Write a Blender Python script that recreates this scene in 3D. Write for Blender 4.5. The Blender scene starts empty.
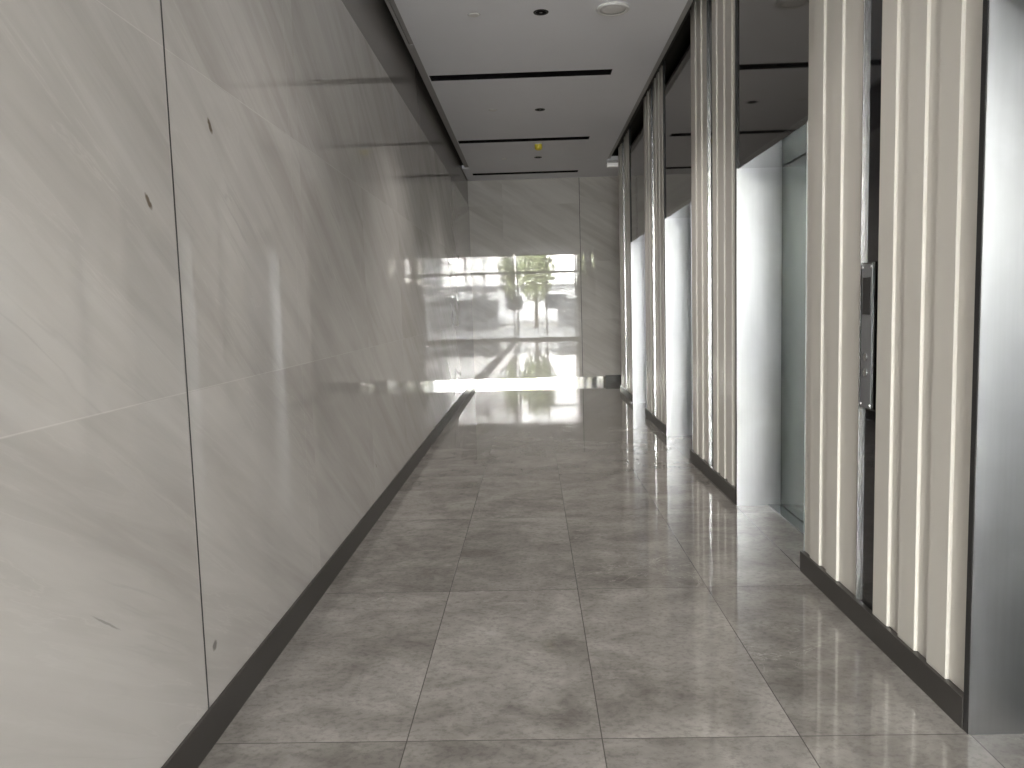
import bpy, bmesh, math, random
from mathutils import Vector, Matrix
random.seed(7)
SC = bpy.context.scene
COL = SC.collection
PI = math.pi

# ------------------------------------------------------------------ helpers
def new_mat(name):
    m = bpy.data.materials.new(name); m.use_nodes = True
    nt = m.node_tree; nt.nodes.clear()
    out = nt.nodes.new('ShaderNodeOutputMaterial')
    b = nt.nodes.new('ShaderNodeBsdfPrincipled')
    nt.links.new(b.outputs[0], out.inputs[0])
    return m, nt, b

class N:
    """small node-graph writer"""
    def __init__(s, nt): s.nt = nt
    def node(s, t, **kw):
        n = s.nt.nodes.new(t)
        for k, v in kw.items(): setattr(n, k, v)
        return n
    def put(s, sock, v):
        if isinstance(v, bpy.types.NodeSocket): s.nt.links.new(v, sock)
        elif v is not None: sock.default_value = v
    def math(s, op, a, b=None, c=None, clamp=False):
        n = s.node('ShaderNodeMath', operation=op, use_clamp=clamp)
        s.put(n.inputs[0], a)
        if b is not None: s.put(n.inputs[1], b)
        if c is not None: s.put(n.inputs[2], c)
        return n.outputs[0]
    def coords(s):
        t = s.node('ShaderNodeTexCoord'); x = s.node('ShaderNodeSeparateXYZ')
        s.nt.links.new(t.outputs['Object'], x.inputs[0])
        return t.outputs['Object'], x.outputs[0], x.outputs[1], x.outputs[2]
    def comb(s, a, b, c=0.0):
        n = s.node('ShaderNodeCombineXYZ')
        s.put(n.inputs[0], a); s.put(n.inputs[1], b); s.put(n.inputs[2], c)
        return n.outputs[0]
    def noise(s, vec, scale, detail=4, rough=.55, dist=0.0):
        n = s.node('ShaderNodeTexNoise')
        s.put(n.inputs['Vector'], vec); n.inputs['Scale'].default_value = scale
        n.inputs['Detail'].default_value = detail; n.inputs['Roughness'].default_value = rough
        n.inputs['Distortion'].default_value = dist
        return n.outputs['Fac'], n.outputs['Color']
    def ramp(s, fac, stops, interp='LINEAR'):
        n = s.node('ShaderNodeValToRGB'); cr = n.color_ramp; cr.interpolation = interp
        while len(cr.elements) < len(stops): cr.elements.new(.5)
        for e, (p, c) in zip(cr.elements, stops):
            e.position = p
            e.color = (c, c, c, 1) if isinstance(c, (int, float)) else (*c, 1)
        s.put(n.inputs[0], fac)
        return n.outputs[0]
    def mix(s, fac, a, b, kind='MIX'):
        n = s.node('ShaderNodeMix', data_type='RGBA', blend_type=kind)
        s.put(n.inputs[0], fac)
        for i, v in ((6, a), (7, b)):
            if isinstance(v, tuple) and len(v) == 3: v = (*v, 1)
            s.put(n.inputs[i], v)
        return n.outputs[2]
    def bump(s, h, strength, dist=.001):
        n = s.node('ShaderNodeBump'); n.inputs['Strength'].default_value = strength
        n.inputs['Distance'].default_value = dist
        s.put(n.inputs['Height'], h)
        return n.outputs[0]

def simple(name, col, rough=.5, metal=0.0, spec=.5, var=.06, scale=30):
    m, nt, b = new_mat(name); g = N(nt)
    v, _, _, _ = g.coords()
    f, _ = g.noise(v, scale, 3)
    c = g.mix(f, tuple(x*(1-var) for x in col), tuple(x*(1+var) for x in col))
    g.put(b.inputs['Base Color'], c)
    b.inputs['Roughness'].default_value = rough; b.inputs['Metallic'].default_value = metal
    b.inputs['Specular IOR Level'].default_value = spec
    return m

def marble(name, axis, base, dark, light, seams_h, seams_v, spots=(), rough=.03, ior=1.52):
    m, nt, b = new_mat(name); g = N(nt)
    v, x, y, z = g.coords()
    h = y if axis == 'Y' else x
    a = math.atan(.62)
    u = g.math('SUBTRACT', g.math('MULTIPLY', h, math.cos(a)), g.math('MULTIPLY', z, math.sin(a)))
    w = g.math('ADD', g.math('MULTIPLY', h, math.sin(a)), g.math('MULTIPLY', z, math.cos(a)))
    # every slab is cut from a different place in the stone
    hz = g.math('FLOOR', g.math('DIVIDE', g.math('SUBTRACT', z, .11), .97))
    hh = g.math('FLOOR', g.math('DIVIDE', g.math('SUBTRACT', h, seams_v[0]), 1.29))
    sid = g.math('ADD', g.math('MULTIPLY', hz, 3.7), g.math('MULTIPLY', hh, 1.9))
    broad, _ = g.noise(g.comb(g.math('MULTIPLY', u, .35), g.math('MULTIPLY', w, 2.6), sid), 1.0, 4, .55, .5)
    mid, _ = g.noise(g.comb(g.math('MULTIPLY', u, .9), g.math('MULTIPLY', w, 9.0), sid), 1.0, 5, .6, .6)
    fine, _ = g.noise(g.comb(g.math('MULTIPLY', u, 1.2), g.math('MULTIPLY', w, 16.0), sid), 1.0, 3, .5, .4)
    gate, _ = g.noise(g.comb(g.math('MULTIPLY', u, 1.3), g.math('MULTIPLY', w, 3.0), sid), 1.0, 2)
    c = g.mix(g.ramp(broad, [(.28, 0), (.72, 1)]), dark, base)
    c = g.mix(g.math('MULTIPLY', g.ramp(mid, [(.35, 0), (.72, 1)]), .5), c, light)
    vein = g.ramp(g.math('ABSOLUTE', g.math('SUBTRACT', fine, .5)), [(0, 1), (.035, 0)])
    vein = g.math('MULTIPLY', vein, g.ramp(gate, [(.48, 0), (.68, .62)]))
    c = g.mix(vein, c, tuple(k*.78 for k in base))
    lv = g.ramp(g.math('ABSOLUTE', g.math('SUBTRACT', mid, .52)), [(0, 1), (.012, 0)])
    lv = g.math('MULTIPLY', lv, g.ramp(gate, [(.38, .16), (.55, 0)]))
    c = g.mix(lv, c, tuple(min(1, k*1.16) for k in light))
    for (sh, sz, ln, wd, ang, col, st) in spots:      # small brown flecks in the stone
        dh = g.math('SUBTRACT', h, sh); dz = g.math('SUBTRACT', z, sz)
        p = g.math('ADD', g.math('MULTIPLY', dh, math.cos(ang)), g.math('MULTIPLY', dz, math.sin(ang)))
        r = g.math('SUBTRACT', g.math('MULTIPLY', dz, math.cos(ang)), g.math('MULTIPLY', dh, math.sin(ang)))
        wob, _ = g.noise(v, 60, 2)
        r = g.math('ADD', r, g.math('MULTIPLY', g.math('SUBTRACT', wob, .5), wd*1.2))
        d = g.math('ADD', g.math('POWER', g.math('DIVIDE', g.math('ABSOLUTE', p), ln), 2.0),
                   g.math('POWER', g.math('DIVIDE', g.math('ABSOLUTE', r), wd), 2.0))
        c = g.mix(g.math('MULTIPLY', g.ramp(d, [(.3, 1), (1.0, 0)]), st), c, col)
    seam = None
    for q, s in [(z, k) for k in seams_h] + [(h, k) for k in seams_v]:
        t = g.math('LESS_THAN', g.math('ABSOLUTE', g.math('SUBTRACT', q, s)), .0014)
        seam = t if seam is None else g.math('MAXIMUM', seam, t)
    c = g.mix(g.math('MULTIPLY', seam, .24), c, tuple(min(1, k*1.32) for k in light))
    g.put(b.inputs['Base Color'], c)
    r2, _ = g.noise(v, 3.0, 3)
    g.put(b.inputs['Roughness'], g.math('ADD', g.math('MULTIPLY', r2, .02), rough - .01))
    b.inputs['IOR'].default_value = ior
    wv, _ = g.noise(v, 1.6, 1)
    g.put(b.inputs['Normal'], g.bump(wv, .06, .004))
    return m

# ------------------------------------------------------------------ materials
WB, WD, WL = (.56, .538, .508), (.415, .392, .362), (.645, .625, .595)
FLECK = (.12, .085, .05)
M = {}
M['marble_left'] = marble('polished marble', 'Y', WB, WD, WL, [1.083, 2.053, 3.023],
    [2.25+1.29*k for k in range(-6, 0)] + [3.41+1.29*k for k in range(0, 8)],
    [(2.555, 1.905, .030, .012, -.98, FLECK, .85), (2.106, 1.610, .030, .012, -.85, FLECK, .85),
     (2.335, .284, .02, .016, .5, (.18, .17, .155), .8), (1.753, .595, .075, .0035, -.62, (.25, .24, .22), .6),
     (4.9, .33, .02, .006, -1.0, FLECK, .6), (1.30, 1.25, .012, .006, -.8, FLECK, .5)])
M['marble_back'] = marble('polished marble back lightened', 'X', tuple(min(.8, k*1.25) for k in WB), tuple(min(.8, k*1.25) for k in WD), tuple(min(.8, k*1.25) for k in WL), [], [0.843-1.29*4], rough=.016, ior=1.43)  # same marble, colour lightened to make up for light lacking at the back
M['marble_plain'] = marble('lobby stone', 'X', WB, WD, WL, [1.083, 2.053], [1.3+1.29*k for k in range(0, 5)], rough=.12)

def floor_mat():
    m, nt, b = new_mat('polished grey stone tile'); g = N(nt)
    v, x, y, z = g.coords()
    east = g.math('GREATER_THAN', x, 1.02)
    ta = g.math('DIVIDE', g.math('ADD', x, .413), .592)
    tb = g.math('ADD', g.math('DIVIDE', g.math('SUBTRACT', x, 1.272), .6), 3.0)
    tx = g.math('ADD', ta, g.math('MULTIPLY', east, g.math('SUBTRACT', tb, ta)))
    ty = g.math('DIVIDE', g.math('SUBTRACT', y, 2.27), 1.27)
    ix, iy = g.math('FLOOR', tx), g.math('FLOOR', ty)
    fx = g.math('MULTIPLY', g.math('SUBTRACT', .5, g.math('ABSOLUTE', g.math('SUBTRACT', g.math('FRACT', tx), .5))), .592)
    fy = g.math('MULTIPLY', g.math('SUBTRACT', .5, g.math('ABSOLUTE', g.math('SUBTRACT', g.math('FRACT', ty), .5))), 1.27)
    wn = g.node('ShaderNodeTexWhiteNoise', noise_dimensions='2D'); g.put(wn.inputs['Vector'], g.comb(ix, iy))
    off = g.node('ShaderNodeVectorMath', operation='SCALE'); g.put(off.inputs[0], wn.outputs['Color']); off.inputs['Scale'].default_value = 37.0
    add = g.node('ShaderNodeVectorMath', operation='ADD'); g.put(add.inputs[0], v); g.put(add.inputs[1], off.outputs[0])
    stre = g.node('ShaderNodeVectorMath', operation='MULTIPLY'); g.put(stre.inputs[0], add.outputs[0]); stre.inputs[1].default_value = (.9, 1.1, 1)
    p = stre.outputs[0]
    big, _ = g.noise(p, 2.2, 6, .62, .6)
    med, _ = g.noise(p, 8.0, 6, .6, .8)
    fin, _ = g.noise(p, 46.0, 5, .7)
    c = g.ramp(g.math('ADD', g.math('MULTIPLY', big, .66), g.math('MULTIPLY', med, .34)),
               [(.30, FC[0]), (.47, FC[1]), (.58, FC[2]), (.75, FC[3])])
    c = g.mix(g.math('MULTIPLY', g.ramp(fin, [(.36, 1), (.52, 0)]), .32), c, tuple(k*.5 for k in FC[0]))
    crk, _ = g.noise(p, 3.4, 5, .6, 1.2)
    line = g.ramp(g.math('ABSOLUTE', g.math('SUBTRACT', crk, .5)), [(0, 1), (.008, 0)])
    gate, _ = g.noise(p, 1.7, 2)
    c = g.mix(g.math('MULTIPLY', line, g.ramp(gate, [(.5, 0), (.66, .75)])), c, FC[3])
    val = g.math('ADD', .93, g.math('MULTIPLY', wn.outputs['Value'], .12))
    hs = g.node('ShaderNodeHueSaturation'); g.put(hs.inputs['Color'], c); g.put(hs.inputs['Value'], val)
    grout = g.math('LESS_THAN', g.math('MINIMUM', fx, fy), .0018)
    c = g.mix(g.math('MULTIPLY', grout, .85), hs.outputs[0], (.06, .055, .05))
    g.put(b.inputs['Base Color'], c)
    rr, _ = g.noise(p, 5.0, 4, .6)
    r = g.math('ADD', .02, g.math('MULTIPLY', rr, .04))
    g.put(b.inputs['Roughness'], r)
    b.inputs['IOR'].default_value = 1.58
    g.put(b.inputs['Normal'], g.bump(med, .02, .001))
    return m
FC = [(.12, .11, .098), (.215, .20, .182), (.28, .262, .241), (.375, .354, .328)]
M['floor'] = floor_mat()

def steel(name, col, rough, streak=.08, aniso=.5, blotch=.0):
    m, nt, b = new_mat(name); g = N(nt)
    v, x, y, z = g.coords()
    st, _ = g.noise(g.comb(g.math('MULTIPLY', x, 75.0), g.math('MULTIPLY', y, 75.0), g.math('MULTIPLY', z, 2.6)), 1.0, 3, .6)
    bl, _ = g.noise(v, 2.6, 4, .6, .5)
    f = g.math('ADD', g.math('MULTIPLY', st, .55-.55*blotch), g.math('MULTIPLY', bl, .55+.45*blotch))
    g.put(b.inputs['Base Color'], g.mix(f, tuple(k*(1-streak) for k in col), tuple(min(1, k*(1+streak)) for k in col)))
    b.inputs['Metallic'].default_value = 1.0
    g.put(b.inputs['Roughness'], g.math('ADD', rough*.8, g.math('MULTIPLY', f, rough*.4)))
    b.inputs['Anisotropic'].default_value = aniso
    if aniso:
        tg = g.node('ShaderNodeTangent', direction_type='RADIAL', axis='Z'); g.put(b.inputs['Tangent'], tg.outputs[0])
    g.put(b.inputs['Normal'], g.bump(bl, .03, .002))
    return m
M['steel'] = steel('brushed stainless steel', (.55, .56, .58), .33, .22, .8, .5)
M['soffit'] = steel('polished stainless soffit', (.62, .62, .62), .10, .04, .0, .3)
M['door'] = steel('brushed steel lift door', (.11, .113, .11), .2, .14, .0, .7)
M['door'].node_tree.nodes['Principled BSDF'].inputs['Specular Tint'].default_value = (.62, .64, .62, 1)
M['bright'] = simple('polished steel edge', (.55, .55, .555), .26, 1.0, .5, .01, 3)
M['skirt_steel'] = steel('mirror steel skirting', (.82, .81, .78), .05, .03, .0, .3)
M['dark_mirror'] = steel('black mirror panel', (.22, .21, .195), .045, .02, .0, .8)
M['strip'] = steel('dark steel strip', (.12, .12, .12), .06, .05, .0, .2)
M['black'] = simple('black powder coat', (.022, .021, .021), .45, 0, .4)
M['skirting'] = simple('dark bronze skirting', (.042, .038, .034), .34, .0, .5, .12, 14)
M['slot_dark'] = simple('black slot interior', (.012, .011, .012), .8, 0, .1)
M['ceiling'] = simple('matt white ceiling paint', (.875, .88, .91), .9, 0, .1, .015, 4)
M['trim'] = simple('grey painted ceiling trim', (.40, .39, .385), .6, 0, .3, .05, 20)
M['band'] = simple('dark grey brown band panel', (.23, .215, .20), .22, 0, .5, .04, 2)
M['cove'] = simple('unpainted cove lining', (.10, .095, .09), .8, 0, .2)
M['beige'] = simple('beige lacquered batten', (.62, .592, .54), .38, 0, .45, .02, 6)
M['plastic'] = simple('white plastic', (.78, .77, .75), .4)
M['lit'] = simple('lit opal diffuser', (.85, .84, .82), .4)
_b = M['lit'].node_tree.nodes['Principled BSDF']; _b.inputs['Emission Color'].default_value = (1, .97, .93, 1); _b.inputs['Emission Strength'].default_value = .02
M['yellow'] = simple('yellow plastic cover', (.80, .66, .06), .35)
M['lens'] = simple('lamp reflector', (.35, .35, .36), .15, 1)
M['screen'] = simple('black glass', (.012, .012, .014), .04, 0, .6)
M['clear'] = simple('grey acrylic', (.16, .165, .17), .06, 0, .6)
M['mullion'] = simple('dark aluminium', (.05, .05, .055), .4, .3)
M['wall_paint'] = simple('off white paint', (.62, .60, .57), .8, 0, .2)
M['paving'] = simple('pale concrete paving', (.36, .355, .345), .85, 0, .2, .15, 1.2)
M['asphalt'] = simple('asphalt', (.13, .13, .135), .9, 0, .2, .2, 6)
M['kerb'] = simple('yellowish kerb stone', (.74, .64, .46), .8)
M['leaf'] = simple('leaves', (.36, .40, .2), .5, 0, .4, .45, 5)
M['bark'] = simple('bark', (.11, .085, .06), .9)
M['render'] = simple('white rendered facade', (.78, .78, .78), .8)
M['render_grey'] = simple('grey rendered facade', (.30, .30, .31), .8)
M['grey_wall'] = simple('grey block wall', (.26, .265, .28), .8)
M['glass_dark'] = simple('dark window glass', (.04, .05, .06), .06, 0, .7)

def glass_mat():
    m = bpy.data.materials.new('facade glass'); m.use_nodes = True
    nt = m.node_tree; nt.nodes.clear(); g = N(nt)
    out = g.node('ShaderNodeOutputMaterial'); t = g.node('ShaderNodeBsdfTransparent'); s = g.node('ShaderNodeBsdfGlossy')
    t.inputs[0].default_value = (.93, .95, .95, 1); s.inputs['Roughness'].default_value = .01
    f = g.node('ShaderNodeFresnel'); f.inputs[0].default_value = 1.45
    mx = g.node('ShaderNodeMixShader')
    nt.links.new(f.outputs[0], mx.inputs[0]); nt.links.new(t.outputs[0], mx.inputs[1]); nt.links.new(s.outputs[0], mx.inputs[2])
    nt.links.new(mx.outputs[0], out.inputs[0])
    return m
M['glass'] = glass_mat()

# ------------------------------------------------------------------ mesh builders
def box(bm, x0, x1, y0, y1, z0, z1):
    c = [bm.verts.new((x, y, z)) for z in (z0, z1) for y in (y0, y1) for x in (x0, x1)]
    for f in ((0, 2, 3, 1), (4, 5, 7, 6), (0, 1, 5, 4), (1, 3, 7, 5), (3, 2, 6, 7), (2, 0, 4, 6)):
        bm.faces.new([c[i] for i in f])
def boxes(*bs):
    bm = bmesh.new()
    for b in bs: box(bm, *b)
    return bm
def lathe(prof, seg=40, sx=1, sy=1):
    """prof: (r, z) list, closed onto the axis at both ends when r = 0"""
    bm = bmesh.new(); rings = []
    for r, z in prof:
        if r < 1e-6: rings.append([bm.verts.new((0, 0, z))])
        else: rings.append([bm.verts.new((r*sx*math.cos(2*PI*k/seg), r*sy*math.sin(2*PI*k/seg), z)) for k in range(seg)])
    for a, b in zip(rings, rings[1:]):
        for k in range(seg):
            k2 = (k+1) % seg
            if len(a) == 1 and len(b) == 1: continue
            if len(a) == 1: bm.faces.new((a[0], b[k2], b[k]))
            elif len(b) == 1: bm.faces.new((a[k], a[k2], b[0]))
            else: bm.faces.new((a[k], a[k2], b[k2], b[k]))
    bmesh.ops.recalc_face_normals(bm, faces=bm.faces[:])
    return bm
def prism(pts, z0, z1):
    """closed outline in XY extruded in Z"""
    bm = bmesh.new()
    a = [bm.verts.new((x, y, z0)) for x, y in pts]; b = [bm.verts.new((x, y, z1)) for x, y in pts]
    n = len(pts)
    for i in range(n): bm.faces.new((a[i], a[(i+1) % n], b[(i+1) % n], b[i]))
    bm.faces.new(a[::-1]); bm.faces.new(b)
    bmesh.ops.recalc_face_normals(bm, faces=bm.faces[:])
    return bm
def obj(name, bm, mat, parent=None, bevel=0, smooth=False, loc=None):
    me = bpy.data.meshes.new(name); bm.to_mesh(me); bm.free()
    o = bpy.data.objects.new(name, me); COL.objects.link(o)
    me.materials.append(mat)
    if smooth:
        for p in me.polygons: p.use_smooth = True
    if bevel:
        d = o.modifiers.new('bevel', 'BEVEL'); d.width = bevel; d.segments = 2; d.limit_method = 'ANGLE'
    if parent: o.parent = parent
    if loc: o.location = loc
    return o
def struct(name, bm, mat, parent=None, bevel=0):
    o = obj(name, bm, mat, parent, bevel)
    if parent is None: o['kind'] = 'structure'
    return o
def tag(o, label, cat, group=None):
    o['label'] = label; o['category'] = cat
    if group: o['group'] = group
    return o
def thing(name, label, cat, loc=(0, 0, 0), group=None):
    o = bpy.data.objects.new(name, None); COL.objects.link(o); o.location = loc; o.empty_display_size = .1
    return tag(o, label, cat, group)
def dup(root, loc, label):
    r = root.copy(); COL.objects.link(r); r.location = loc; r['label'] = label
    for ch in list(root.children):
        c = ch.copy(); COL.objects.link(c); c.parent = r
        for gch in ch.children:
            d = gch.copy(); COL.objects.link(d); d.parent = c
    return r

# ------------------------------------------------------------------ dimensions
XL = -1.0                       # left skirting face
ZC = 3.44                       # ceiling
ZT = 3.66                       # underside of the roof slab
ZM = 3.023                      # top of the marble on the left
YB = 13.45                      # back wall
YF = -5.0                       # glazed front
def xr(y): return 1.262 + .0057*(y-2.27)      # face line of the right side
PIER = [2.27, 4.99, 7.72, 10.45]
PL = 1.47                       # pier length
DOOR_H = 2.115
XCL, XCR = -.897, 1.165
SKY = 10.5
FILL = 26.0  # strength of the fill light added at the downlights
XE = 2.75                        # unseen east end of the lobby, drawn in to dim the left wall

# ------------------------------------------------------------------ shell
struct('floor', boxes((-1.6, 7.0, YF-.12, 14.2, -.25, 0)), M['floor'])
JY = 2.262
struct('wall_left', boxes((-1.25, XL-.01, YF-.1, JY-.0042, 0, ZM), (-1.25, XL-.01, JY+.0042, YB+.3, 0, ZM)), M['marble_left'])
struct('trim_1', boxes((-1.24, XL-.0097, JY-.0042, JY+.0042, .0, ZM)), M['black'])
struct('trim_9', boxes((-1.25, XL-.022, YF-.1, YB+.3, ZM+.001, ZT)), M['band'])
struct('baseboard_left', boxes((XL-.012, XL, YF, YB, 0, .118)), M['skirting'], bevel=.0015)
JX = .843
bw_ = prism([(-1.25, YB+.3), (-1.25, YB+.021), (JX-.004, YB), (JX-.004, YB+.3)], 0, ZT)
box(bw_, JX+.004, 2.6, YB+.002, YB+.3, 0, ZT)
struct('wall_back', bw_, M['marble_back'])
struct('trim_10', boxes((JX-.004, JX+.004, YB+.008, YB+.3, 0, ZT)), M['black'])
struct('baseboard_back', boxes((XL, 1.225, YB-.012, YB, 0, .10)), M['skirt_steel'])
struct('trim_2', boxes((1.227, 2.2, YB-.02, YB, 0, .118)), M['skirting'])
# roof slab, closes everything above the ceiling
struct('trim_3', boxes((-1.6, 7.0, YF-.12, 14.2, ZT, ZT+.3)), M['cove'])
# core of the right side: shafts, pier cores, masonry over the openings
core = bmesh.new()
box(core, 1.70, 3.4, .80, 11.90, 0, ZT)
for py in PIER:
    box(core, xr(py)+.045, 1.70, py+.004, min(py+PL, 11.90)-.004, 0, ZT)
box(core, 1.30, 1.70, .80, .985, 0, ZT)
box(core, 1.30, 1.70, .985, 2.27, DOOR_H+.06, ZT)
for a, b in zip(PIER, PIER[1:]): box(core, xr(b)+.045, 1.70, a+PL, b, DOOR_H+.06, ZT)
box(core, 2.2, 3.4, 11.90, YB+.3, 0, ZT)            # side of the end recess
struct('wall_right', core, M['wall_paint'])
struct('wall_lobby', boxes((1.255, 7.0, .62, .80, 0, ZT)), M['marble_plain'])
struct('wall_east', boxes((XE, XE+.3, YF-.1, .62, 0, ZT)), M['wall_paint'])
struct('trim_4', boxes((1.243, 1.255, .62, .985, 0, .10)), M['skirting'])

# ceiling with the three slot openings left out
SLOT = [7.44, 10.27, 12.74]; SW = .17; SX0, SX1 = -.885, .79
cb = bmesh.new()
edges = [YF] + [e for s in SLOT for e in (s, s+SW)] + [YB]
def cbox(x0, x1, y0, y1): box(cb, x0, x1, y0, y1, ZC, ZC+.05)
for i in range(0, len(edges), 2): cbox(XCL, XCR, edges[i], edges[i+1])
for s in SLOT:
    cbox(XCL, SX0, s, s+SW); cbox(SX1, XCR, s, s+SW)
cbox(XL-.01, XCL, 12.25, YB)
cbox(XCR, 2.2, 11.93, YB)
cbox(XCR, XE, YF, .62)
cbox(XCR, 1.30, .62, .80)
struct('ceiling', cb, M['ceiling'])
# stepped shadow-gap trims along both sides of the ceiling
def gap_trim(name, x0, x1, sgn, y0, yk, y1):
    b = bmesh.new()
    w = x1-x0
    box(b, x0, x1, yk, y1, ZC+.012, ZC+.05)
    if yk > y0:
        box(b, x0, x0+w*.34, y0, yk-.006, ZC+.010, ZC+.05)
        box(b, x0+w*.34, x0+w*.52, y0, yk-.006, ZC+.030, ZC+.05)
        box(b, x0+w*.52, x1, y0, yk-.006, ZC+.016, ZC+.05)
    struct(name, b, M['trim'])
gap_trim('trim_5', -.965, XCL, 1, YF, 6.62, 12.25)
gap_trim('trim_6', XCR, XCR+.045, -1, .8, .8, 11.93)
# lining over the shadow gaps
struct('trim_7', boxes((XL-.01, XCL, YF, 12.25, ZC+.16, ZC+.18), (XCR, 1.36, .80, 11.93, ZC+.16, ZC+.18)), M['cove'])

# ------------------------------------------------------------------ fluted piers on the right
BT = .0115                        # batten depth
def flute_profile(y0, y1, battens):
    """outline in XY of one fluted panel; x = 0 is the skirting face, panel runs back to +x"""
    f, r, bk = .010, .010+BT, .044
    pts = [(bk, y0), ]
    cur = y0; segs = []
    for a, b in battens:
        if a > cur: segs.append((cur, a-.0015, r))
        segs.append((a, b, f)); cur = b
    if cur < y1: segs.append((cur, y1, r))
    for a, b, x in segs: pts += [(x, a), (x, b)]
    pts.append((bk, y1))
    out = []
    for p in pts:
        if not out or (abs(p[0]-out[-1][0]) + abs(p[1]-out[-1][1])) > 1e-6: out.append(p)
    return out
def make_pier(loc, label):
    t = thing('fluted_pier', label, 'pier', loc, 'beige fluted piers between the elevators')
    obj('fluted_panel', prism(flute_profile(.026, .680, [(.148, .268), (.353, .473), (.560, .680)]), .098, ZC+.14), M['beige'], t, .002)
    obj('fluted_panel', prism(flute_profile(.838, PL-.006, [(1.042, 1.162), (1.246, 1.366)]), .098, ZC+.14), M['beige'], t, .002)
    obj('mirror_strip', boxes((.022, .044, .680, .836, .098, ZC+.14)), M['screen'], t)
    obj('strip_edge', boxes((.009, .043, .829, .8375, .098, ZC+.14)), M['bright'], t, .001)
    obj('edge_trim', boxes((.002, .044, .0, .026, .0, ZC+.14)), M['black'], t, .001)
    obj('skirting', boxes((.0, .044, .026, PL-.004, 0, .098)), M['skirting'], t, .001)
    obj('end_cap', boxes((.0265, .044, PL-.0055, PL, 0, ZC+.14)), M['beige'], t)
    return t
plabels = ['beige fluted pier nearest the camera with a call panel in its dark strip',
           'beige fluted pier second from the camera, between two bright steel elevator jambs',
           'beige fluted pier third from the camera, thin with distance',
           'beige fluted pier farthest off, beside the back marble wall']
pier0 = make_pier((xr(PIER[0]), PIER[0], 0), plabels[0])
for py, lb in zip(PIER[1:], plabels[1:]): dup(pier0, (xr(py), py, 0), lb)

# ------------------------------------------------------------------ elevator doorways
OW = PIER[1]-(PIER[0]+PL)        # opening width
DX = .275                        # door set-back
def make_entrance(loc, label):
    """origin at the far jamb's foot, opening runs towards -y, x from the face line"""
    t = thing('elevator_doorway', label, 'elevator', loc, 'steel elevator doorways in the right wall')
    w = OW
    obj('jamb', boxes((.004, DX+.01, .0-.004, .0, 0, DOOR_H)), M['steel'], t)
    obj('jamb', boxes((.004, DX+.01, -w, -w+.004, 0, DOOR_H)), M['steel'], t)
    obj('soffit', boxes((.012, DX+.01, -w+.004, -.004, DOOR_H, DOOR_H+.03)), M['soffit'], t)
    obj('header_panel', boxes((.012, .046, -w+.001, -.001, DOOR_H+.03, ZC+.14), (.012, .018, -w+.001, -.001, DOOR_H-.002, DOOR_H+.03)), M['dark_mirror'], t)
    obj('reveal', boxes((DX+.005, DX+.03, -w+.004, -w+.016, 0, DOOR_H), (DX+.005, DX+.03, -.016, -.004, 0, DOOR_H), (DX+.022, DX+.03, -w+.016, -.016, 0, DOOR_H)), M['black'], t)
    mid = -w/2
    obj('door_leaf', boxes((DX, DX+.02, mid+.0015, -.018, .012, DOOR_H-.004)), M['door'], t, .002)
    obj('door_leaf', boxes((DX, DX+.02, -w+.018, mid-.0015, .012, DOOR_H-.004)), M['door'], t, .002)
    obj('threshold', boxes((DX-.075, DX-.004, -w+.006, -.006, 0, .006), (DX-.004, DX+.028, -w+.006, -.006, 0, .004)), M['strip'], t, .001)
    return t
elab = ['steel elevator doorway cut by the right edge of the photo, its jamb bluish and streaked',
        'steel elevator doorway just beyond the call panel pier, its dark door showing',
        'steel elevator doorway between the second and third fluted piers',
        'steel elevator doorway nearest the back wall, the smallest bright jamb']
e0 = make_entrance((xr(PIER[0]), PIER[0]-.0005, 0), elab[0])
for py, lb in zip(PIER[1:], elab[1:]): dup(e0, (xr(py), py-.0005, 0), lb)

# call panel in the strip of the nearest pier
cp = thing('call_panel', 'slim dark glass elevator call panel in the strip of the nearest fluted pier', 'elevator call panel', (xr(PIER[0]), PIER[0]+.752, .878))
obj('back_box', boxes((.004, .0216, -.050, .050, 0, .556)), M['strip'], cp, .003)
obj('face_plate', boxes((.0005, .005, -.046, .046, .006, .550)), M['clear'], cp, .0015)
obj('display', boxes((-.0008, .001, -.034, .034, .36, .50)), M['screen'], cp, .001)
def button(z):
    b = lathe([(0, .0), (.016, .0), (.016, .004), (.014, .0055), (0, .0055)], 28)
    bmesh.ops.rotate(b, verts=b.verts[:], cent=(0, 0, 0), matrix=Matrix.Rotation(-PI/2, 3, 'Y'))
    return obj('button', b, M['bright'], cp, loc=(.001, 0, z))
button(.20); button(.14)
for yy in (-.038, .038):
    for zz in (.018, .538):
        b = lathe([(0, 0), (.006, 0), (.005, .003), (0, .004)], 16)
        bmesh.ops.rotate(b, verts=b.verts[:], cent=(0, 0, 0), matrix=Matrix.Rotation(-PI/2, 3, 'Y'))
        obj('screw', b, M['bright'], cp, loc=(.001, yy, zz))
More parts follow.
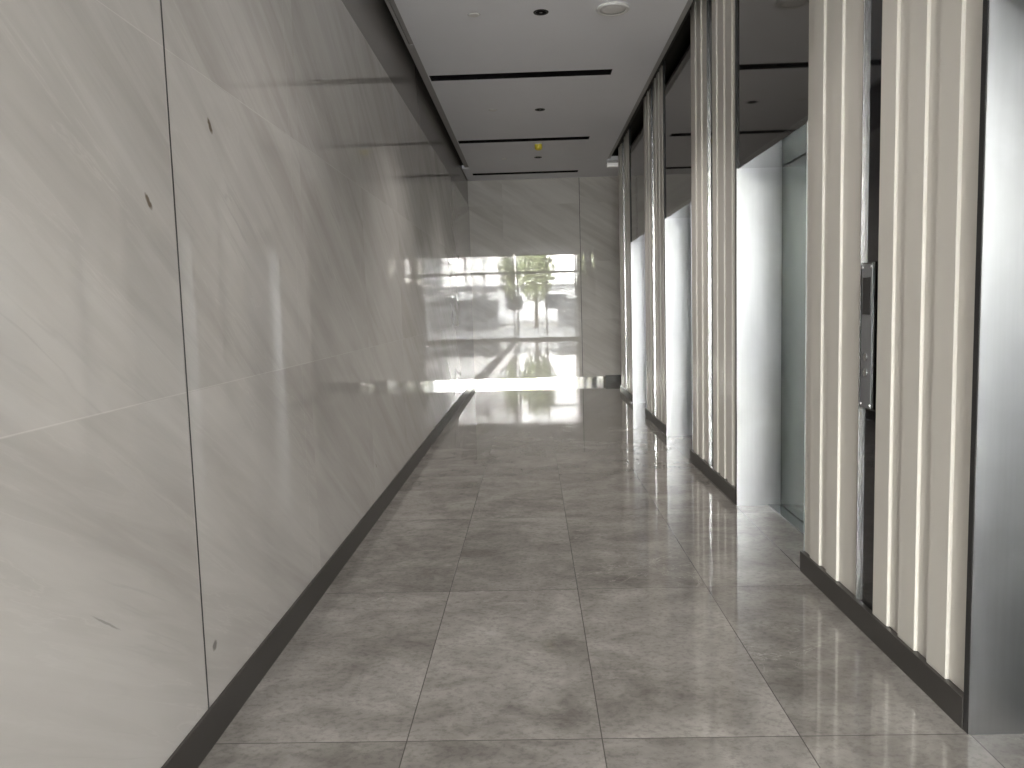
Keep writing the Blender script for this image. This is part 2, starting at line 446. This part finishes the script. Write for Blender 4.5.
# ------------------------------------------------------------------ ceiling fittings
def make_diffuser(loc, label):
    t = thing('slot_diffuser', label, 'air vent', loc, 'long black slots in the ceiling')
    L = SX1-SX0
    fr = boxes((0, L, 0, .008, 0, .09), (0, L, SW-.008, SW, 0, .09), (0, .008, .008, SW-.008, 0, .09), (L-.008, L, .008, SW-.008, 0, .09), (.008, L-.008, .008, SW-.008, .084, .09))
    obj('frame', fr, M['slot_dark'], t)
    for k in (1, 2):
        y = SW*k/3
        obj('vane', boxes((.008, L-.008, y-.002, y+.002, .02, .07)), M['slot_dark'], t)
    return t
dlab = ['long black ceiling slot nearest the camera', 'long black ceiling slot in the middle, just before the yellow cover', 'shortest-looking black ceiling slot, close to the back wall']
d0 = make_diffuser((SX0, SLOT[0], ZC-.001), dlab[0])
for s, lb in zip(SLOT[1:], dlab[1:]): dup(d0, (SX0, s, ZC-.001), lb)

def make_downlight(loc, label):
    t = thing('downlight', label, 'downlight', loc, 'small black recessed downlights')
    obj('trim_ring', lathe([(.036, .0), (.048, -.006), (.055, -.004), (.056, 0), (.036, 0)], 40), M['black'], t, smooth=True)
    obj('baffle', lathe([(.037, -.001), (.030, -.0012), (.022, -.0016), (.020, -.0018), (0, -.0018), ], 40), M['slot_dark'], t)
    obj('lamp', lathe([(0, -.006), (.010, -.005), (.014, -.002), (0, -.0018)], 24), M['lens'], t, smooth=True)
    return t
l0 = make_downlight((.122, 5.98, ZC), 'black recessed downlight nearest the camera, level with the round white disc')
dup(l0, (.115, 3.14, ZC), 'black recessed downlight added out of view for fill, over the nearest fluted pier')  # unseen fitting added to carry fill for the left wall
dup(l0, (.11, .30, ZC), 'black recessed downlight added out of view for fill, over the corridor mouth')  # second unseen fitting, added for fill as well
dup(l0, (.145, 8.82, ZC), 'black recessed downlight between the nearest and middle ceiling slots')
dup(l0, (.146, 11.55, ZC), 'black recessed downlight right beside the yellow cover')

def make_cap(loc, label):
    t = thing('sprinkler_cap', label, 'sprinkler', loc, 'white concealed sprinkler caps')
    obj('plate', lathe([(0, -.008), (.036, -.008), (.041, -.005), (.041, -.002), (.034, -.001), (.034, 0), (0, 0)], 36), M['plastic'], t, smooth=False)
    obj('collar', lathe([(.0345, 0), (.046, 0), (.046, -.002), (.0345, -.002)], 36), M['trim'], t)
    return t
c0 = make_cap((-.367, 5.98, ZC+.002), 'white round sprinkler cap nearest the camera, left of the black downlight')
dup(c0, (-.364, 8.77, ZC+.002), 'white sprinkler cap between the nearest and middle ceiling slots')
dup(c0, (-.344, 11.6, ZC+.002), 'white sprinkler cap left of the yellow cover, beyond the middle slot')

sp = thing('ceiling_speaker', 'round white disc on the ceiling near the right wall', 'ceiling speaker', (.642, 5.95, ZC))
obj('rim', lathe([(.094, 0), (.118, 0), (.121, -.008), (.116, -.018), (.104, -.022), (.094, -.016)], 56), M['plastic'], sp, smooth=True)
obj('grille', lathe([(0, -.020), (.06, -.019), (.094, -.014), (.094, 0), (0, 0)], 56), M['plastic'], sp, smooth=True)

yd = thing('smoke_detector', 'ceiling detector under a yellow dust cover near the back', 'smoke detector', (.142, 10.62, ZC))
obj('base', lathe([(0, 0), (.052, 0), (.052, -.012), (0, -.012)], 32), M['plastic'], yd)
obj('dust_cover', lathe([(.050, -.010), (.050, -.050), (.044, -.072), (.030, -.080), (0, -.082), (0, -.010)], 32), M['yellow'], yd, smooth=True)

em = thing('ceiling_luminaire', 'small white box light under the ceiling beside the farthest fluted pier', 'light fitting', (1.29, 12.05, ZC))
obj('housing', prism([(-.12, -.05), (.16, -.05), (.16, .05), (-.12, .05)], -.03, 0), M['trim'], em, .004)
obj('diffuser', prism([(-.115, -.045), (.155, -.045), (.155, .045), (-.115, .045)], -.085, -.030), M['lit'], em, .012)

# ------------------------------------------------------------------ glazed front behind the camera
MS = 1.17
xs = [-.93 + MS*k for k in range(0, 4)]
win = struct('window_1', boxes((XL-.01, XE, YF-.08, YF, 0, .09), (XL-.01, XE, YF-.08, YF, ZC-.06, ZC+.05), (XL-.01, XE, YF-.08, YF, 2.66, 2.74)), M['mullion'])
for i, x in enumerate(xs):
    struct('mullion', boxes((x-.03, x+.03, YF-.10, YF+.04, 0, ZC+.05)), M['mullion'], win)
struct('glass_pane', boxes((XL-.01, XE, YF-.045, YF-.035, .05, ZC)), M['glass'], win)
struct('trim_8', boxes((-1.6, 7.0, YF-.12, YF, ZC+.05, ZT)), M['mullion'])

# ------------------------------------------------------------------ outside, seen in the polished walls and floor
struct('ground', boxes((-60, 60, -33, YF-.12, -.3, -.03)), M['paving'])
struct('road', boxes((-60, 60, -48, -33.4, -.4, -.14)), M['asphalt'])
struct('kerb', boxes((-60, 60, -33.4, -33, -.4, .02)), M['kerb'])
struct('far_ground', boxes((-60, 60, -90, -48, -.4, -.08)), M['paving'])
def tree(loc, h, r, n, label):
    t = thing('tree', label, 'tree', loc, 'street trees outside the glazed front')
    tr = lathe([(0, 0), (.13, 0), (.10, h*.25), (.075, h*.5), (.03, h*.8), (0, h*.82)], 12)
    obj('trunk', tr, M['bark'], t, smooth=True)
    bm = bmesh.new()
    for _ in range(n):
        while True:
            p = Vector((random.uniform(-1, 1), random.uniform(-1, 1), random.uniform(-1, 1)))
            if .25 < p.length < 1: break
        q = Vector((p.x*r, p.y*r, h*.66 + p.z*h*.36))
        d = Vector((random.gauss(0, 1), random.gauss(0, 1), random.gauss(0, 1))).normalized()
        e = d.orthogonal().normalized(); f = d.cross(e); s = random.uniform(.10, .2)
        bm.faces.new([bm.verts.new(q+e*s), bm.verts.new(q+f*s*.5), bm.verts.new(q-e*s), bm.verts.new(q-f*s*.5)])
    obj('crown', bm, M['leaf'], t)
tree((-.45, -23.5, -.03), 5.6, 1.25, 1500, 'leafy street tree outside, opposite the corridor')
tree((-9.6, -25, -.03), 6.0, 1.7, 1500, 'leafy street tree outside, farthest from the added grey wing')
tree((-5.2, -27, -.03), 5.4, 1.6, 1300, 'leafy street tree outside, standing between two others')
bw = tag(obj('garden_wall', boxes((.9, 3.6, -25.2, -24.6, -.03, 1.75), (.8, 3.7, -25.3, -24.5, 1.75, 1.85)), M['grey_wall']), 'grey block wall standing outside between the trees', 'wall')
wg = thing('sky_block_wing', 'added dark grey wing with square windows, blocking sky beside the forecourt outside', 'building', (3.6, -6.5, -.03))  # unseen wing added to keep sky light off the left wall
obj('wall', boxes((0, 6, -26, 0, 0, 9.0)), M['grey_wall'], wg)
obj('parapet', boxes((-.15, 6.15, -26.15, .15, 9.0, 9.5)), M['render_grey'], wg)
for k in range(5):
    obj('window', boxes((-.03, .05, -24.5+k*5, -22.0+k*5, 1.2, 3.0)), M['glass_dark'], wg)
bd = thing('building', 'pale building with a dark roof band across the road', 'building', (0, -62, -.1))
obj('wall', boxes((-22, 26, -10, 0, 0, 3.6)), M['render'], bd)
obj('roof_band', boxes((-22.5, 26.5, -10.5, .5, 3.6, 4.0)), M['render_grey'], bd)
for k in range(9):
    for zz in (1.3,):
        obj('window', boxes((-20+k*5, -17.6+k*5, -.02, .06, zz, zz+1.5)), M['glass_dark'], bd)

# ------------------------------------------------------------------ daylight
w = bpy.data.worlds.new('world'); SC.world = w; w.use_nodes = True
nt = w.node_tree; nt.nodes.clear()
g = N(nt)
o = nt.nodes.new('ShaderNodeOutputWorld'); bg = nt.nodes.new('ShaderNodeBackground')
# bright hazy overcast: a little whiter and stronger above the horizon, faintly blue overhead
tc = nt.nodes.new('ShaderNodeTexCoord'); sx = nt.nodes.new('ShaderNodeSeparateXYZ'); nt.links.new(tc.outputs['Generated'], sx.inputs[0])
cl, _ = g.noise(tc.outputs['Generated'], 2.4, 4, .55)
sky = g.ramp(sx.outputs[2], [(0, (.94, .895, .855)), (.25, (1.0, .965, .93)), (.6, (.88, .86, .87)), (1, (.76, .78, .84))])
sky = g.mix(.18, sky, g.ramp(cl, [(.3, .75), (.7, 1.1)]), 'MULTIPLY')
nt.links.new(sky, bg.inputs[0]); bg.inputs['Strength'].default_value = SKY
nt.links.new(bg.outputs[0], o.inputs[0])
pl = bpy.data.lights.new('window_portal', 'AREA'); pl.shape = 'RECTANGLE'; pl.size = XE-XL; pl.size_y = ZC
pl.cycles.is_portal = True
po = bpy.data.objects.new('window_portal', pl); COL.objects.link(po); po.location = ((XE+XL)/2, YF+.06, ZC/2)
po.rotation_euler = (PI/2, 0, 0)

# fill light added under the downlights, whose fittings look unlit: wide soft cones
for lx, ly, lk in [(.11, .30, .3), (.115, 3.14, .42), (.122, 5.98, .8), (.145, 8.82, .55), (.146, 11.55, .4)]:
    d = bpy.data.lights.new('downlight_fill', 'SPOT'); d.energy = FILL*lk; d.color = (1, .955, .92)
    d.spot_size = math.radians(112); d.spot_blend = 1.0; d.shadow_soft_size = .02
    q = bpy.data.objects.new('downlight_fill', d); COL.objects.link(q); q.location = (lx, ly, ZC-.03)

# ------------------------------------------------------------------ camera (solved from the picture's lines)
cam = bpy.data.cameras.new('camera'); co = bpy.data.objects.new('camera', cam); COL.objects.link(co)
f, pitch, yaw, roll = 788.35, .0958, -.0276, .0282
cam.sensor_fit = 'HORIZONTAL'; cam.sensor_width = 36; cam.lens = f*36/1024; cam.clip_start = .02; cam.clip_end = 300
fw = Vector((math.sin(yaw)*math.cos(pitch), math.cos(yaw)*math.cos(pitch), -math.sin(pitch)))
r0 = Vector((math.cos(yaw), -math.sin(yaw), 0)); d0 = fw.cross(r0)
rt = math.cos(roll)*r0 + math.sin(roll)*d0; dn = -math.sin(roll)*r0 + math.cos(roll)*d0
mt = Matrix((rt, -dn, -fw)).transposed().to_4x4(); mt.translation = (0, 0, 1.3)
co.matrix_world = mt
SC.camera = co

SC.view_settings.view_transform = 'Standard'; SC.view_settings.look = 'None'
SC.view_settings.gamma = 1; SC.view_settings.use_curve_mapping = False
SC.view_settings.exposure = 3.05
cy = SC.cycles
cy.max_bounces = 14; cy.diffuse_bounces = 8; cy.glossy_bounces = 8; cy.transparent_max_bounces = 12
cy.use_adaptive_sampling = False; cy.use_denoising = True; cy.denoising_input_passes = 'RGB_ALBEDO_NORMAL'; cy.use_guiding = True; cy.sample_clamp_indirect = 6.0
